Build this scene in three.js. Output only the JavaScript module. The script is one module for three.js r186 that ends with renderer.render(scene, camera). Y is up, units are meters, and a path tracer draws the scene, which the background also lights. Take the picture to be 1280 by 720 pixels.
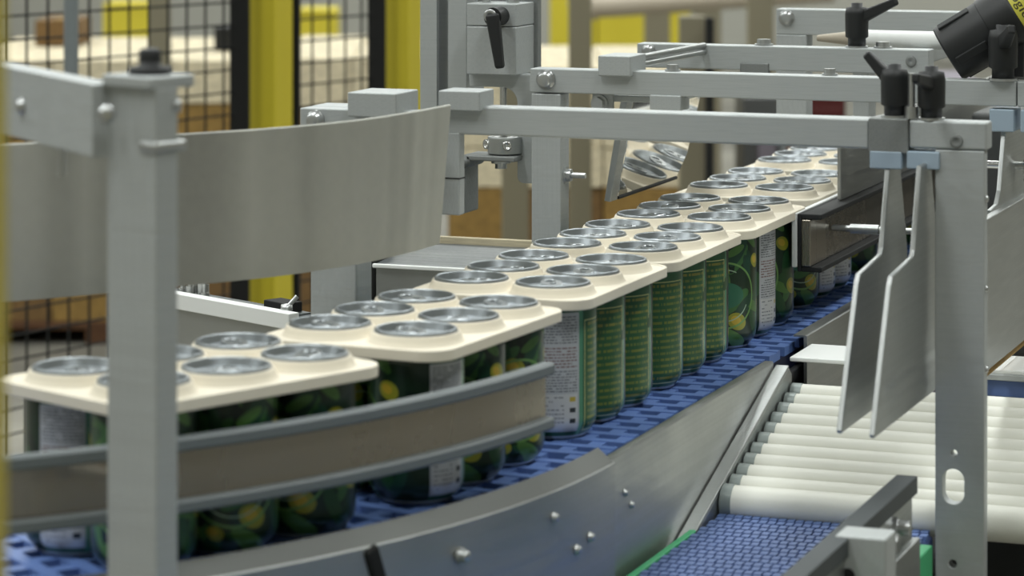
import * as THREE from 'three';
import { RoundedBoxGeometry } from 'three/addons/geometries/RoundedBoxGeometry.js';
import { mergeGeometries } from 'three/addons/utils/BufferGeometryUtils.js';
import { RectAreaLightUniformsLib } from 'three/addons/lights/RectAreaLightUniformsLib.js';

// ------------------------------------------------------------------ camera, light, exposure
// units: metres; y = 0 is the top of the conveyor belt, the hall floor is at y = FLOOR. The straight belt runs along -z.
const FLOOR = -0.9;
const scene = new THREE.Scene();
scene.background = new THREE.Color(0x000000);
const FOCAL = 3650, YAW = 0.3579;                       // focal length in pixels of a 1280 x 720 frame; heading left of the belt's direction
const camera = new THREE.PerspectiveCamera(2 * Math.atan(360 / FOCAL) * 180 / Math.PI, 1280 / 720, 0.05, 80);
camera.position.set(0.7719, 0.4318, 2.0652);
camera.rotation.y = YAW;                                // level camera, lens shifted downwards: uprights stay upright
camera.setViewOffset(1280, 720, 0, 537, 1280, 720);
camera.focus = 2.58;
camera.userData.fStop = 9.5;
scene.add(camera);

const renderer = new THREE.WebGLRenderer({ antialias: true });
renderer.toneMapping = THREE.LinearToneMapping;
renderer.toneMappingExposure = 0.96;
renderer.shadowMap.enabled = true;
RectAreaLightUniformsLib.init();
const LAMP_POWER = 15, LAMP_COLOR = 0xf4f8f6;           // radiance of the hall's ceiling panels

// ------------------------------------------------------------------ helpers
let seed = 7;
const rnd = () => { seed = (seed * 1664525 + 1013904223) >>> 0; return seed / 4294967296; };
const taken = new Map();
function numbered(name) {
  const n = taken.get(name) ?? 0; taken.set(name, n + 1);
  return n ? name + '_' + String(n).padStart(3, '0') : name;
}
const origin = new WeakMap();
function tag(o, label, category, group) {
  o.userData.label = label; o.userData.category = category;
  if (group) o.userData.group = group;
  return o;
}
function thing(name, label, category, [x, y, z] = [0, 0, 0], group) {
  const o = new THREE.Group();
  o.name = numbered(name); o.position.set(x, y, z); scene.add(o);
  origin.set(o, [x, y, z]);
  return tag(o, label, category, group);
}
function flat(g) {
  const q = g.index ? g.toNonIndexed() : g.clone();
  for (const k of Object.keys(q.attributes)) if (!['position', 'normal', 'uv'].includes(k)) q.deleteAttribute(k);
  if (!q.attributes.uv) q.setAttribute('uv', new THREE.BufferAttribute(new Float32Array(q.attributes.position.count * 2), 2));
  return q;
}
const merged = (geoms) => { const list = (Array.isArray(geoms) ? geoms : [geoms]).map(flat); return list.length > 1 ? mergeGeometries(list) : list[0]; };
// geometry given in world coordinates; a part's mesh stays at its thing's origin
function part(parent, name, geoms, m, label) {
  const g = merged(geoms), [x, y, z] = origin.get(parent) ?? [0, 0, 0];
  g.translate(-x, -y, -z);
  const o = new THREE.Mesh(g, m);
  o.name = name; o.castShadow = o.receiveShadow = true;
  parent.add(o); origin.set(o, [x, y, z]);
  if (label) o.userData.label = label;
  return o;
}
function solo(name, geoms, m, label, category, group) {
  const o = new THREE.Mesh(merged(geoms), m);
  o.name = numbered(name); o.castShadow = o.receiveShadow = true; scene.add(o);
  return tag(o, label, category, group);
}
function struct(name, geoms, m) {
  const o = new THREE.Mesh(merged(geoms), m);
  o.name = name; o.userData.kind = 'structure'; o.receiveShadow = o.castShadow = true; scene.add(o);
  return o;
}
// box from min to max corner, chamfered
function bx(x0, x1, y0, y1, z0, z1, r = 0.0012) {
  const w = x1 - x0, h = y1 - y0, d = z1 - z0;
  const g = r > 0 ? new RoundedBoxGeometry(w, h, d, 2, Math.min(r, w * 0.45, h * 0.45, d * 0.45)) : new THREE.BoxGeometry(w, h, d);
  return g.translate((x0 + x1) / 2, (y0 + y1) / 2, (z0 + z1) / 2);
}
const Y = new THREE.Vector3(0, 1, 0);
const V = (a) => new THREE.Vector3(...a);
// cylinder between two points
function rod(a, b, r, seg = 16, r2 = r) {
  const A = V(a), B = V(b), d = B.clone().sub(A), g = new THREE.CylinderGeometry(r2, r, d.length(), seg);
  g.applyQuaternion(new THREE.Quaternion().setFromUnitVectors(Y, d.clone().normalize()));
  return g.translate((a[0] + b[0]) / 2, (a[1] + b[1]) / 2, (a[2] + b[2]) / 2);
}
// lathe about the axis from a towards b, profile [[radius, along], ...]
function turned(a, b, profile, seg = 24) {
  const g = new THREE.LatheGeometry(profile.map(([r, t]) => new THREE.Vector2(r, t)), seg);
  g.applyQuaternion(new THREE.Quaternion().setFromUnitVectors(Y, V(b).sub(V(a)).normalize()));
  return g.translate(...a);
}
// a bar with a w x h section from a to b; h is the upright measure for bars that lie
function bar(a, b, w, h, r = 0.001) {
  const A = V(a), B = V(b), d = B.clone().sub(A), L = d.length();
  const zx = d.clone().normalize(), side = new THREE.Vector3().crossVectors(Y, zx).normalize(), up = new THREE.Vector3().crossVectors(zx, side);
  const g = r > 0 ? new RoundedBoxGeometry(w, h, L, 2, r) : new THREE.BoxGeometry(w, h, L);
  g.applyMatrix4(new THREE.Matrix4().makeBasis(side, up, zx));
  return g.translate((a[0] + b[0]) / 2, (a[1] + b[1]) / 2, (a[2] + b[2]) / 2);
}
// hexagon-head bolt whose head stands out along dir
function bolt(p, dir, r, h) {
  const e = [p[0] + dir[0] * h, p[1] + dir[1] * h, p[2] + dir[2] * h], w = [p[0] + dir[0] * h * 0.3, p[1] + dir[1] * h * 0.3, p[2] + dir[2] * h * 0.3];
  return [rod(p, w, r * 1.25, 20), rod(w, e, r, 6, r * 0.97)];
}
function domeBolt(p, dir, r, h) {
  return [turned(p, [p[0] + dir[0], p[1] + dir[1], p[2] + dir[2]], [[0, 0], [r * 1.3, 0], [r * 1.3, h * 0.25], [r, h * 0.3], [r, h * 0.7], [r * 0.8, h * 0.95], [r * 0.35, h], [0, h]], 20)];
}
// strip swept along plan points [x, z]; profile is a closed list of [outward, y]; outward = right-hand side of the walking direction
function swept(points, profile, ends) {
  const n = points.length, m = profile.length, pos = [], uv = [], idx = [];
  let run = 0;
  const ring = points.map((p, i) => {
    const a = points[Math.max(0, i - 1)], b = points[Math.min(n - 1, i + 1)], dx = b[0] - a[0], dz = b[1] - a[1], L = Math.hypot(dx, dz);
    if (i) run += Math.hypot(p[0] - points[i - 1][0], p[1] - points[i - 1][1]);
    const nx = -dz / L, nz = dx / L;
    return profile.map(([o, y]) => { const e = ends ? ends(i, y) : 0; return [p[0] + nx * o + dx / L * e, y, p[1] + nz * o + dz / L * e, run]; });
  });
  for (let k = 0; k < m; k++) {
    const k2 = (k + 1) % m, base = pos.length / 3, w = Math.hypot(profile[k][0] - profile[k2][0], profile[k][1] - profile[k2][1]);
    for (let i = 0; i < n; i++) for (const [kk, v] of [[k, 0], [k2, w]]) { const q = ring[i][kk]; pos.push(q[0], q[1], q[2]); uv.push(q[3], v); }
    for (let i = 0; i < n - 1; i++) { const a = base + i * 2; idx.push(a, a + 1, a + 2, a + 1, a + 3, a + 2); }
  }
  const g = new THREE.BufferGeometry();
  for (const i of [0, n - 1]) {
    const base = pos.length / 3;
    ring[i].forEach((q, k) => { pos.push(q[0], q[1], q[2]); uv.push(profile[k][0], profile[k][1]); });
    for (const t of THREE.ShapeUtils.triangulateShape(profile.map(([o, y]) => new THREE.Vector2(o, y)), [])) idx.push(...t.map((v) => v + base));
  }
  g.setAttribute('position', new THREE.Float32BufferAttribute(pos, 3));
  g.setAttribute('uv', new THREE.Float32BufferAttribute(uv, 2));
  g.setIndex(idx); g.computeVertexNormals();
  return g;
}
const arc = (cx, cz, r, t0, t1, n) => Array.from({ length: n + 1 }, (_, i) => { const t = t0 + (t1 - t0) * i / n; return [cx + r * Math.cos(t), cz + r * Math.sin(t)]; });
// extruded outline in a plane: 'z' = outline in x,y; 'x' = outline in z,y
function plate(outline, t, axis, at, holes = [], bevel = 0.0006) {
  const s = new THREE.Shape(outline.map(([u, v]) => new THREE.Vector2(axis === 'x' ? -u : u, v)));
  for (const h of holes) s.holes.push(h);
  const g = new THREE.ExtrudeGeometry(s, { depth: t - 2 * bevel, bevelEnabled: bevel > 0, bevelThickness: bevel, bevelSize: bevel, bevelOffset: -bevel, bevelSegments: 2, curveSegments: 16 });
  g.translate(0, 0, bevel);
  if (axis === 'x') { g.rotateY(Math.PI / 2); g.translate(at, 0, 0); } else g.translate(0, 0, at);
  return g;
}
function roundPath(x0, x1, y0, y1, r, cls = THREE.Shape) {
  const s = new cls();
  s.moveTo(x0 + r, y0); s.lineTo(x1 - r, y0); s.absarc(x1 - r, y0 + r, r, -Math.PI / 2, 0); s.lineTo(x1, y1 - r); s.absarc(x1 - r, y1 - r, r, 0, Math.PI / 2);
  s.lineTo(x0 + r, y1); s.absarc(x0 + r, y1 - r, r, Math.PI / 2, Math.PI); s.lineTo(x0, y0 + r); s.absarc(x0 + r, y0 + r, r, Math.PI, Math.PI * 1.5);
  return s;
}
const circleHole = (x, y, r) => { const p = new THREE.Path(); p.absarc(x, y, r, 0, Math.PI * 2, true); return p; };

// ------------------------------------------------------------------ materials
function noiseTexture(n, f, repeat, colour) {
  const t = new THREE.DataTexture(new Uint8Array(n * n * 4), n, n), d = t.image.data;
  for (let y = 0; y < n; y++) for (let x = 0; x < n; x++) { const v = f(x, y); const i = (y * n + x) * 4; d[i] = v[0]; d[i + 1] = v[1]; d[i + 2] = v[2]; d[i + 3] = 255; }
  t.wrapS = t.wrapT = THREE.RepeatWrapping; t.repeat.set(...repeat); t.magFilter = THREE.LinearFilter; t.minFilter = THREE.LinearFilter;
  if (colour) t.colorSpace = THREE.SRGBColorSpace;
  t.needsUpdate = true;
  return t;
}
// value noise that tiles
function lattice(n, cells) {
  const c = Array.from({ length: cells * cells }, rnd);
  return (x, y) => {
    const u = x / n * cells, v = y / n * cells, i = Math.floor(u), j = Math.floor(v), s = u - i, t = v - j, e = (k) => k * k * (3 - 2 * k);
    const g = (a, b) => c[(b % cells) * cells + (a % cells)];
    return (g(i, j) * (1 - e(s)) + g(i + 1, j) * e(s)) * (1 - e(t)) + (g(i, j + 1) * (1 - e(s)) + g(i + 1, j + 1) * e(s)) * e(t);
  };
}
const A1 = lattice(256, 8), A2 = lattice(256, 32), A3 = lattice(256, 128);
const mottle = (lo, hi, repeat) => noiseTexture(256, (x, y) => { const v = lo + (hi - lo) * (0.5 * A1(x, y) + 0.3 * A2(x, y) + 0.2 * A3(x, y)); return [v, v, v]; }, repeat);
const rowTone = Array.from({ length: 256 }, rnd);
const brushRough = noiseTexture(256, (x, y) => { const v = 105 + 50 * rowTone[y] + 60 * A1(x, y) + 25 * A3(x, y); return [v, v, v]; }, [3, 3]);
const band = Array.from({ length: 256 }, rnd), bands = (x) => { let v = 0; for (const [w, a] of [[64, 0.5], [21, 0.3], [5, 0.2]]) { const u = x / w, i = Math.floor(u), f = u - i, n = Math.ceil(256 / w); v += a * (band[(i % n) * 3] * (1 - f) + band[((i + 1) % n) * 3] * f); } return v; };
const streaks = noiseTexture(256, (x, y) => { const v = 70 + 130 * bands(x) + 20 * A3(x, y); return [v, v, v]; }, [1.6, 1.6]);
const streakTone = noiseTexture(256, (x, y) => { const v = 165 + 90 * bands(x) + 6 * A3(x, y); return [v, v, v * 0.985]; }, [1.6, 1.6], true);
const concreteMap = noiseTexture(256, (x, y) => { const v = 128 + 60 * A1(x, y) + 30 * A2(x, y) + 20 * A3(x, y); return [v, v * 0.98, v * 0.94]; }, [6, 6], true);
const cardMap = noiseTexture(256, (x, y) => { const v = 200 + 40 * A1(x, y) + 14 * A3(x, y); return [v, v, v]; }, [2, 2], true);
const S = (color, roughness, metalness = 0, more = {}) => new THREE.MeshStandardMaterial({ color, roughness, metalness, ...more });
const M = {
  alu: S(0xb9bdbd, 0.95, 0.55, { roughnessMap: brushRough }),
  web: S(0xaaa295, 0.45, 0.85, { roughnessMap: streaks }),
  guide: S(0xd0d0ca, 0.9, 0.45, { roughnessMap: streaks, map: streakTone }),
  aluDark: S(0x8f9291, 0.95, 0.6, { roughnessMap: brushRough }),
  steel: S(0xb3b6b5, 0.6, 0.92, { roughnessMap: brushRough }),
  sheet: S(0xb2b4b2, 0.6, 0.85, { roughnessMap: brushRough }),
  tray: S(0x5a5f61, 0.6, 0.7, { roughnessMap: brushRough }),
  darkBar: S(0x4b5052, 0.6, 0.4),
  lip: S(0x6a6c69, 0.6, 0.5),
  mirror: S(0xd8d6d0, 0.04, 1.0),
  chrome: S(0xd8d8d6, 0.22, 1.0),
  bolt: S(0xc4c6c6, 0.32, 0.9),
  black: S(0x1d1f20, 0.5),
  blackMatte: S(0x141514, 0.85),
  rubber: S(0x202223, 0.7),
  greyLip: S(0x6f7678, 0.5),
  clampBlue: S(0x9fb0bf, 0.5),
  white: S(0xeef0ee, 0.45),
  roller: S(0xe6e6dc, 0.5),
  rollerCap: S(0x8d9694, 0.45, 0.2),
  beltLight: S(0x6684c4, 0.5),
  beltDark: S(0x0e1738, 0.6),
  lowBelt: S(0x5f76a8, 0.55),
  lowBeltDark: S(0x3d5184, 0.6),
  green: S(0x3fae74, 0.5),
  yellow: S(0xd4c437, 0.5),
  yellowOld: S(0xa8981f, 0.6),
  cream: S(0xe9dcbc, 0.8, 0, { map: cardMap }),
  card: S(0xe8dfc9, 0.7, 0, { map: cardMap }),
  topper: S(0xe9e1cf, 0.75),
  brown: S(0x7d6038, 0.85, 0, { map: cardMap }),
  brownDark: S(0x5e3d22, 0.85, 0, { map: cardMap }),
  gold: S(0x9c7c40, 0.8, 0, { map: cardMap }),
  olive: S(0x807a66, 0.6),
  pole: S(0x8c9497, 0.5, 0.3),
  duct: S(0xb2a897, 0.6),
  machine: S(0x4a4c4c, 0.6),
  red: S(0x4c1412, 0.5),
  lilac: S(0x77717c, 0.6),
  frame: S(0x55575a, 0.7, 0.2),
  wall: S(0xa5a49b, 0.9),
  ceiling: S(0xc9c7c0, 0.9),
  floor: S(0xa8a8a2, 0.6, 0, { map: concreteMap }),
  lid: S(0xa4aaae, 0.36, 0.9),
  lidRim: S(0xb4b9bc, 0.3, 0.95),
};

// the print of the cans: white fact panel, green text panel with pale frame, dark artwork with leaves and fruit
function canPrint() {
  const W = 1024, H = 512, c = document.createElement('canvas'); c.width = W; c.height = H;
  const g = c.getContext('2d');
  g.fillStyle = '#2c5f43'; g.fillRect(0, 0, W, H);
  // white panel u .0 - .155
  const text = (x0, x1, y0, y1, step, th, col, skip = 0.1) => {
    g.fillStyle = col;
    for (let y = y0; y < y1; y += step) for (let x = x0; x < x1;) { const w = 4 + rnd() * 16; if (rnd() > skip) g.fillRect(x, y, Math.min(w, x1 - x), th); x += w + 4; }
  };
  g.fillStyle = '#c3c6ca'; g.fillRect(0, 26, 152, 462);
  text(10, 142, 40, 150, 11, 4, '#5b5f66'); text(10, 142, 160, 236, 12, 5, '#7c5a58'); text(10, 142, 250, 330, 11, 4, '#63666c');
  g.fillStyle = '#d7d8d8'; g.fillRect(8, 340, 136, 140);
  text(14, 90, 350, 470, 16, 5, '#8a8d90', 0.3);
  for (let i = 0; i < 3; i++) { g.fillStyle = ['#c9b34a', '#3b3f42', '#2f3436'][i]; g.fillRect(112, 352 + i * 42, 24, 18); }
  // bright green edge then the text panel u .18 - .36
  g.fillStyle = '#5a9a78'; g.fillRect(152, 0, 18, H);
  g.fillStyle = '#2f5f3d'; g.fillRect(178, 20, 186, 472);
  g.strokeStyle = '#c8c98a'; g.lineWidth = 4; g.strokeRect(180, 60, 182, 428);
  for (let y = 70; y < 470; y += 26) { const a = 190 + rnd() * 8; g.fillStyle = ['#76813a', '#6c7c3d', '#87863f'][Math.floor(rnd() * 3)]; g.fillRect(a, y, 150 + rnd() * 14, 11); g.fillStyle = '#2f5f3d'; for (let k = 0; k < 9; k++) g.fillRect(a + rnd() * 150, y, 4, 11); }
  g.fillStyle = '#5a9a78'; g.fillRect(372, 0, 12, H);
  // artwork u .38 - 1
  g.fillStyle = '#15301f'; g.fillRect(384, 0, 640, H);
  for (let i = 0; i < 46; i++) {
    const x = 400 + rnd() * 610, y = rnd() * H, l = 40 + rnd() * 60;
    g.save(); g.translate(x, y); g.rotate(rnd() * 6.28); g.fillStyle = ['#26502f', '#1d4433', '#3c6a3a', '#4f7a3c', '#0e241b'][Math.floor(rnd() * 5)];
    g.beginPath(); g.ellipse(0, 0, l, l * 0.35, 0, 0, 6.3); g.fill(); g.restore();
  }
  for (const [x, y, r] of [[470, 110, 40], [560, 330, 46], [680, 150, 44], [760, 390, 48], [880, 120, 40], [950, 330, 46], [640, 440, 30], [440, 400, 30]]) {
    g.fillStyle = '#96962f'; g.beginPath(); g.ellipse(x, y, r, r * 0.8, 0.5, 0, 6.3); g.fill();
    g.fillStyle = '#c2a637'; g.beginPath(); g.ellipse(x - 6, y - 5, r * 0.55, r * 0.42, 0.5, 0, 6.3); g.fill();
  }
  g.strokeStyle = '#6f9a56'; g.lineWidth = 9; g.beginPath(); g.arc(700, 270, 150, 0, 6.3); g.stroke();
  g.strokeStyle = '#9fb8a0'; g.lineWidth = 5; g.beginPath(); g.arc(700, 270, 118, 0.4, 5.2); g.stroke();
  g.fillStyle = '#2e6a52'; g.beginPath(); g.ellipse(700, 270, 92, 60, 0, 0, 6.3); g.fill();
  g.fillStyle = '#c9cfd2'; g.fillRect(0, 0, W, 12); g.fillRect(0, H - 8, W, 8);
  const t = new THREE.CanvasTexture(c); t.colorSpace = THREE.SRGBColorSpace; t.wrapS = THREE.RepeatWrapping;
  return t;
}
const canMat = new THREE.MeshPhysicalMaterial({ map: canPrint(), roughness: 0.32, metalness: 0.25, clearcoat: 0.4, clearcoatRoughness: 0.2 });

// ------------------------------------------------------------------ the hall
struct('floor', bx(-13, 7, FLOOR - 0.2, FLOOR, -17, 7, 0), M.floor);
struct('ceiling', bx(-13, 7, 5.1, 5.3, -17, 7, 0), M.ceiling);
struct('wall_back', bx(-13, 7, FLOOR, 5.1, -17.2, -17, 0), M.wall);
struct('wall_front', bx(-13, 7, FLOOR, 5.1, 7, 7.2, 0), M.wall);
struct('wall_left', bx(-13.2, -13, FLOOR, 5.1, -17.2, 7.2, 0), M.wall);
struct('wall_right', bx(7, 7.2, FLOOR, 5.1, -17.2, 7.2, 0), M.wall);

for (const x of [-9.5, -5.5, -1.5, 2.5]) for (const z of [-14, -8.5, -3, 2.5]) {
  const t = thing('ceiling_lamp', 'long white ceiling panel lamp hung above the production hall', 'lamp', [x, 4.95, z], 'ceiling lamps of the hall');
  part(t, 'housing', bx(x - 0.45, x + 0.45, 4.96, 5.1, z - 1.6, z + 1.6, 0.01), M.white);
  part(t, 'diffuser', bx(x - 0.42, x + 0.42, 4.93, 4.962, z - 1.55, z + 1.55, 0.005), S(0xffffff, 0.6, 0, { emissive: LAMP_COLOR, emissiveIntensity: 3 }));
  const l = new THREE.RectAreaLight(LAMP_COLOR, LAMP_POWER, 0.84, 3.1);
  l.position.set(x, 4.9, z); l.rotation.x = -Math.PI / 2; l.name = numbered('lamp_light'); scene.add(l);
}

// ------------------------------------------------------------------ main conveyor
// straight run along -z, then a bend to the left (towards the viewer's left) about BEND
const BEND = [-0.648, 0.08], R_OUT = 0.745, R_IN = 0.545;
const conveyor = thing('main_conveyor', 'grey steel side plates and bed of the main can conveyor', 'conveyor', [0, FLOOR, -0.3]);
part(conveyor, 'bed', [bx(-0.1, 0.098, -0.1, -0.022, -1.9, 0.08, 0.002), swept(arc(...BEND, (R_OUT + R_IN) / 2, 1.05, 0, 30), [[-0.1, -0.1], [-0.1, -0.022], [0.098, -0.022], [0.098, -0.1]])], M.frame);
const lipProfile = [[0, 0], [0.011, 0], [0.0125, -0.0015], [0.0125, -0.2], [0.0095, -0.2], [0.0095, -0.003], [0, -0.003]];
part(conveyor, 'curved_side_plate', swept(arc(...BEND, R_OUT, 1.02, 0.008, 40), [[0.0117, 0.0005], [0.0128, 0.001], [0.0135, 0.0002], [0.0135, -0.2], [0.0105, -0.2], [0.0105, -0.003]]), M.sheet, 'curved side plate with bolt heads');
part(conveyor, 'top_lip', swept(arc(...BEND, R_OUT, 1.02, 0.008, 40), [[-0.001, 0.0095], [0.0005, 0.0102], [0.0116, 0.0009], [0.0116, -0.002], [-0.001, 0.0075]]), M.lip, 'sloping darker lip along the curved side plate');
part(conveyor, 'side_plate', swept([[0.0965, 0.079], [0.0965, -0.1], [0.0965, -0.362]], lipProfile.map(([o, y]) => [o * 0.58, y])), M.sheet, 'straight side plate with folded top lip');
part(conveyor, 'side_plate', swept([[0.0965, -0.455], [0.0965, -0.49], [0.0965, -1.9]], lipProfile.map(([o, y]) => [o, y * 0.5 + 0.008])), M.sheet);
part(conveyor, 'side_plate', [bx(-0.1032, -0.1002, -0.18, 0.002, -1.9, 0.08)], M.sheet);
const onPlate = (t, y, o = 0.0135) => [BEND[0] + (R_OUT + o) * Math.cos(t), y, BEND[1] + (R_OUT + o) * Math.sin(t)];
for (const [t, y] of [[0.15, -0.017], [0.105, -0.046], [0.075, -0.042], [0.3, -0.02]])
  part(conveyor, 'bolt', domeBolt(onPlate(t, y), [Math.cos(t), 0, Math.sin(t)], t > 0.2 ? 0.004 : 0.0028, t > 0.2 ? 0.008 : 0.004), M.bolt);
{ const g = new RoundedBoxGeometry(0.006, 0.026, 0.012, 3, 0.003).rotateX(0.35).rotateY(-0.405); const q = onPlate(0.405, -0.012, 0.0135); part(conveyor, 'slot_cover', g.translate(...q), M.blackMatte, 'small dark slot in the curved side plate'); }
part(conveyor, 'splice_plate', swept(arc(...BEND, R_OUT + 0.0137, 1.02, 0.385, 20), [[0, -0.2], [0, -0.022], [0.0025, -0.022], [0.0025, -0.2]]), M.sheet, 'overlapping splice plate under the left half of the bend');
for (const [z, y] of [[0.045, -0.03], [0.03, -0.042]]) part(conveyor, 'bolt', domeBolt([0.1036, y, z], [1, 0, 0], 0.0022, 0.003), M.bolt);
for (const [x, z] of [[-0.08, -1.7], [0.07, -1.7], [-0.08, -0.6], [0.07, -0.6], [-0.35, 0.55], [-0.06, 0.3]])
  part(conveyor, 'leg', bx(x - 0.02, x + 0.02, FLOOR, -0.1, z - 0.02, z + 0.02), M.aluDark);

const belt = thing('conveyor_belt', 'blue slotted plastic link belt carrying the can packs', 'belt', [0, -0.022, -0.3]);
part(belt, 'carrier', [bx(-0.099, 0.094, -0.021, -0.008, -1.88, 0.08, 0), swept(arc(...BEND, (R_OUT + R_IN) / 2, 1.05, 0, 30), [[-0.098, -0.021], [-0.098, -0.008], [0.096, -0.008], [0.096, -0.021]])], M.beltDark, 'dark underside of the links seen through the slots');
// one link row: a solid rib and fingers with open slots between them, two staggered variants
function linkRow(k) {
  const g = [bx(-0.099, 0.094, -0.008, 0, -0.0045, 0.0055, 0)];
  for (let i = 0; i < 7; i++) { const x = -0.099 + (k ? 0.014 : 0) + i * 0.028; g.push(bx(x, Math.min(x + 0.011, 0.094), -0.008, -0.0006, 0.0055, 0.0205, 0)); }
  const m = merged(g); return m;
}
const rows = [linkRow(0), linkRow(1)];
function link(x, z, turn, k) {
  const o = new THREE.Mesh(rows[k], M.beltLight); o.name = 'belt_link'; o.castShadow = o.receiveShadow = true;
  o.position.set(x, 0.022, z + 0.3); o.rotation.y = turn; belt.add(o);
}
for (let i = 0; i < 76; i++) link(0, 0.06 - i * 0.025, 0, i % 2);
for (let i = 0; i < 25; i++) { const t = 0.018 + i * 0.0385; link(BEND[0] + 0.648 * Math.cos(t), BEND[1] + 0.648 * Math.sin(t), -t, (i + 1) % 2); }

// ------------------------------------------------------------------ can packs
const bodyG = (() => {
  const prof = [[0.0, 0.006], [0.016, 0.0045], [0.0215, 0.0005], [0.0235, 0.0], [0.0255, 0.0012], [0.0305, 0.0075], [0.0322, 0.011], [0.0328, 0.016], [0.0328, 0.094], [0.0315, 0.0975], [0.0285, 0.1045], [0.0268, 0.108], [0.0266, 0.111]];
  const g = new THREE.LatheGeometry(prof.map(([r, y]) => new THREE.Vector2(r, y)), 48), uv = g.attributes.uv, p = g.attributes.position;
  for (let i = 0; i < uv.count; i++) uv.setY(i, Math.min(1, Math.max(0, (p.getY(i) - 0.002) / 0.098)));
  return g;
})();
const lidG = (() => {
  const rim = new THREE.LatheGeometry([[0.0264, 0.1085], [0.0276, 0.1095], [0.0284, 0.112], [0.028, 0.1144], [0.0268, 0.115], [0.0257, 0.1142], [0.0246, 0.1095], [0.0232, 0.1085], [0.0222, 0.1098], [0.021, 0.1102], [0.013, 0.1102], [0.0, 0.1102]].map(([r, y]) => new THREE.Vector2(r, y)), 48);
  return merged([rim]);
})();
const tabG = (() => {
  const s = new THREE.Shape(); s.absellipse(0, 0, 0.0078, 0.0125, 0, Math.PI * 2);
  const h = new THREE.Path(); h.absellipse(0, -0.006, 0.0048, 0.0042, 0, Math.PI * 2, true); s.holes.push(h);
  const g = new THREE.ExtrudeGeometry(s, { depth: 0.0008, bevelEnabled: true, bevelThickness: 0.0004, bevelSize: 0.0004, bevelSegments: 1, curveSegments: 16 });
  g.rotateX(-Math.PI / 2 - 0.06).translate(0, 0.1116, 0.004);
  return merged([g, rod([0, 0.1102, 0], [0, 0.1132, 0], 0.0024, 12)]);
})();
const topperG = (() => {
  const hw = 0.0705, s = roundPath(-hw, hw, -0.0385, 0.1705, 0.02), g = [];
  for (const cx of [-0.033, 0.033]) for (let j = 0; j < 3; j++) s.holes.push(circleHole(cx, j * 0.066, 0.0302));
  g.push(new THREE.ExtrudeGeometry(s, { depth: 0.0018, bevelEnabled: true, bevelThickness: 0.0012, bevelSize: 0.0016, bevelOffset: -0.0008, bevelSegments: 3, curveSegments: 20 }).rotateX(-Math.PI / 2).translate(0, 0.1028, 0));
  for (const cx of [-0.033, 0.033]) for (let j = 0; j < 3; j++)
    g.push(new THREE.LatheGeometry([[0.0345, 0.1052], [0.0326, 0.1062], [0.0312, 0.1092], [0.0302, 0.1118], [0.0294, 0.1128], [0.0287, 0.1127], [0.0286, 0.111], [0.0298, 0.106], [0.0302, 0.1035]].map(([r, y]) => new THREE.Vector2(r, y)), 36).translate(cx, 0, -j * 0.066));
  // folded rim that hangs over the shoulders of the cans
  const rim = roundPath(-hw - 0.0012, hw + 0.0012, -0.0397, 0.1717, 0.0212); rim.holes.push(roundPath(-hw + 0.0015, hw - 0.0015, -0.037, 0.169, 0.0185, THREE.Path));
  g.push(new THREE.ExtrudeGeometry(rim, { depth: 0.006, bevelEnabled: true, bevelThickness: 0.0008, bevelSize: 0.0005, bevelSegments: 2, curveSegments: 20 }).rotateX(-Math.PI / 2).translate(0, 0.0995, 0));
  return merged(g);
})();
const PACKS = 'six-packs of green cans on the conveyor';
const packProto = thing('can_pack', '', 'can pack', [0, 0, 0], PACKS);
for (const cx of [-0.033, 0.033]) for (let j = 0; j < 3; j++) {
  const can = new THREE.Mesh(bodyG, canMat); can.name = 'can'; can.position.set(cx, 0, -j * 0.066);
  const lid = new THREE.Mesh(lidG, M.lid); lid.name = 'lid'; const tab = new THREE.Mesh(tabG, M.lidRim); tab.name = 'tab'; tab.rotation.y = rnd() * 6.28;
  for (const o of [can, lid, tab]) o.castShadow = o.receiveShadow = true;
  can.add(lid, tab); packProto.add(can);
}
{ const o = new THREE.Mesh(topperG, M.topper); o.name = 'carrier_top'; o.castShadow = o.receiveShadow = true; o.userData.label = 'cream paperboard clip top with a collar round every lid'; packProto.add(o); }
// x, z, yaw, turn of the print of each can: near-left, ... as [left row 3, right row 3]
const packs = [
  [-0.094, 0.460, -0.41, [0.15, 2.2, 2.9, 2.75, 3.0, 2.4], 'six-pack of green cans crossed by the blurred left upright, nearest the camera'],
  [-0.0135, 0.236, -0.075, [3.1, 2.5, 2.8, 0.75, 2.3, 2.9], 'six-pack of green cans in the bend, half hidden by the curved guide rail'],
  [-0.0008, -0.001, -0.0144, [0, 0.2, 0.1, 0.06, -0.72, -0.78], 'six-pack with a white text panel on its front can, just past the guide rail end'],
  [0.0013, -0.2137, 0.0, [0, 0, 0, -0.7, -0.76, -0.85], 'six-pack between the one beside the rail end and the one with tall collars'],
  [0.0031, -0.4274, 0.009, [1, 2, 0, 2.4, 0.85, 1.9], 'six-pack whose front corner stands beside the upper end of the roller ramp plate'],
  [-0.0035, -0.672, 0.0, [0, 1, 0, 2.8, 0.8, 0.7], 'six-pack entering the black-edged side guide, right side covered by it'],
  [-0.006, -0.925, 0.004, [0, 1, 2, 2, 0.6, 1.3], 'six-pack seen just under the near crossbar at the far end of the row'],
  [-0.004, -1.165, 0.0, [0, 1, 2, 2, 0.6, 1.3], 'six-pack mostly hidden behind the near crossbar'],
  [-0.004, -1.385, 0.0, [0, 1, 2, 2, 0.6, 1.3], 'farthest six-pack, glimpsed between the two front crossbars'],
];
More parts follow.
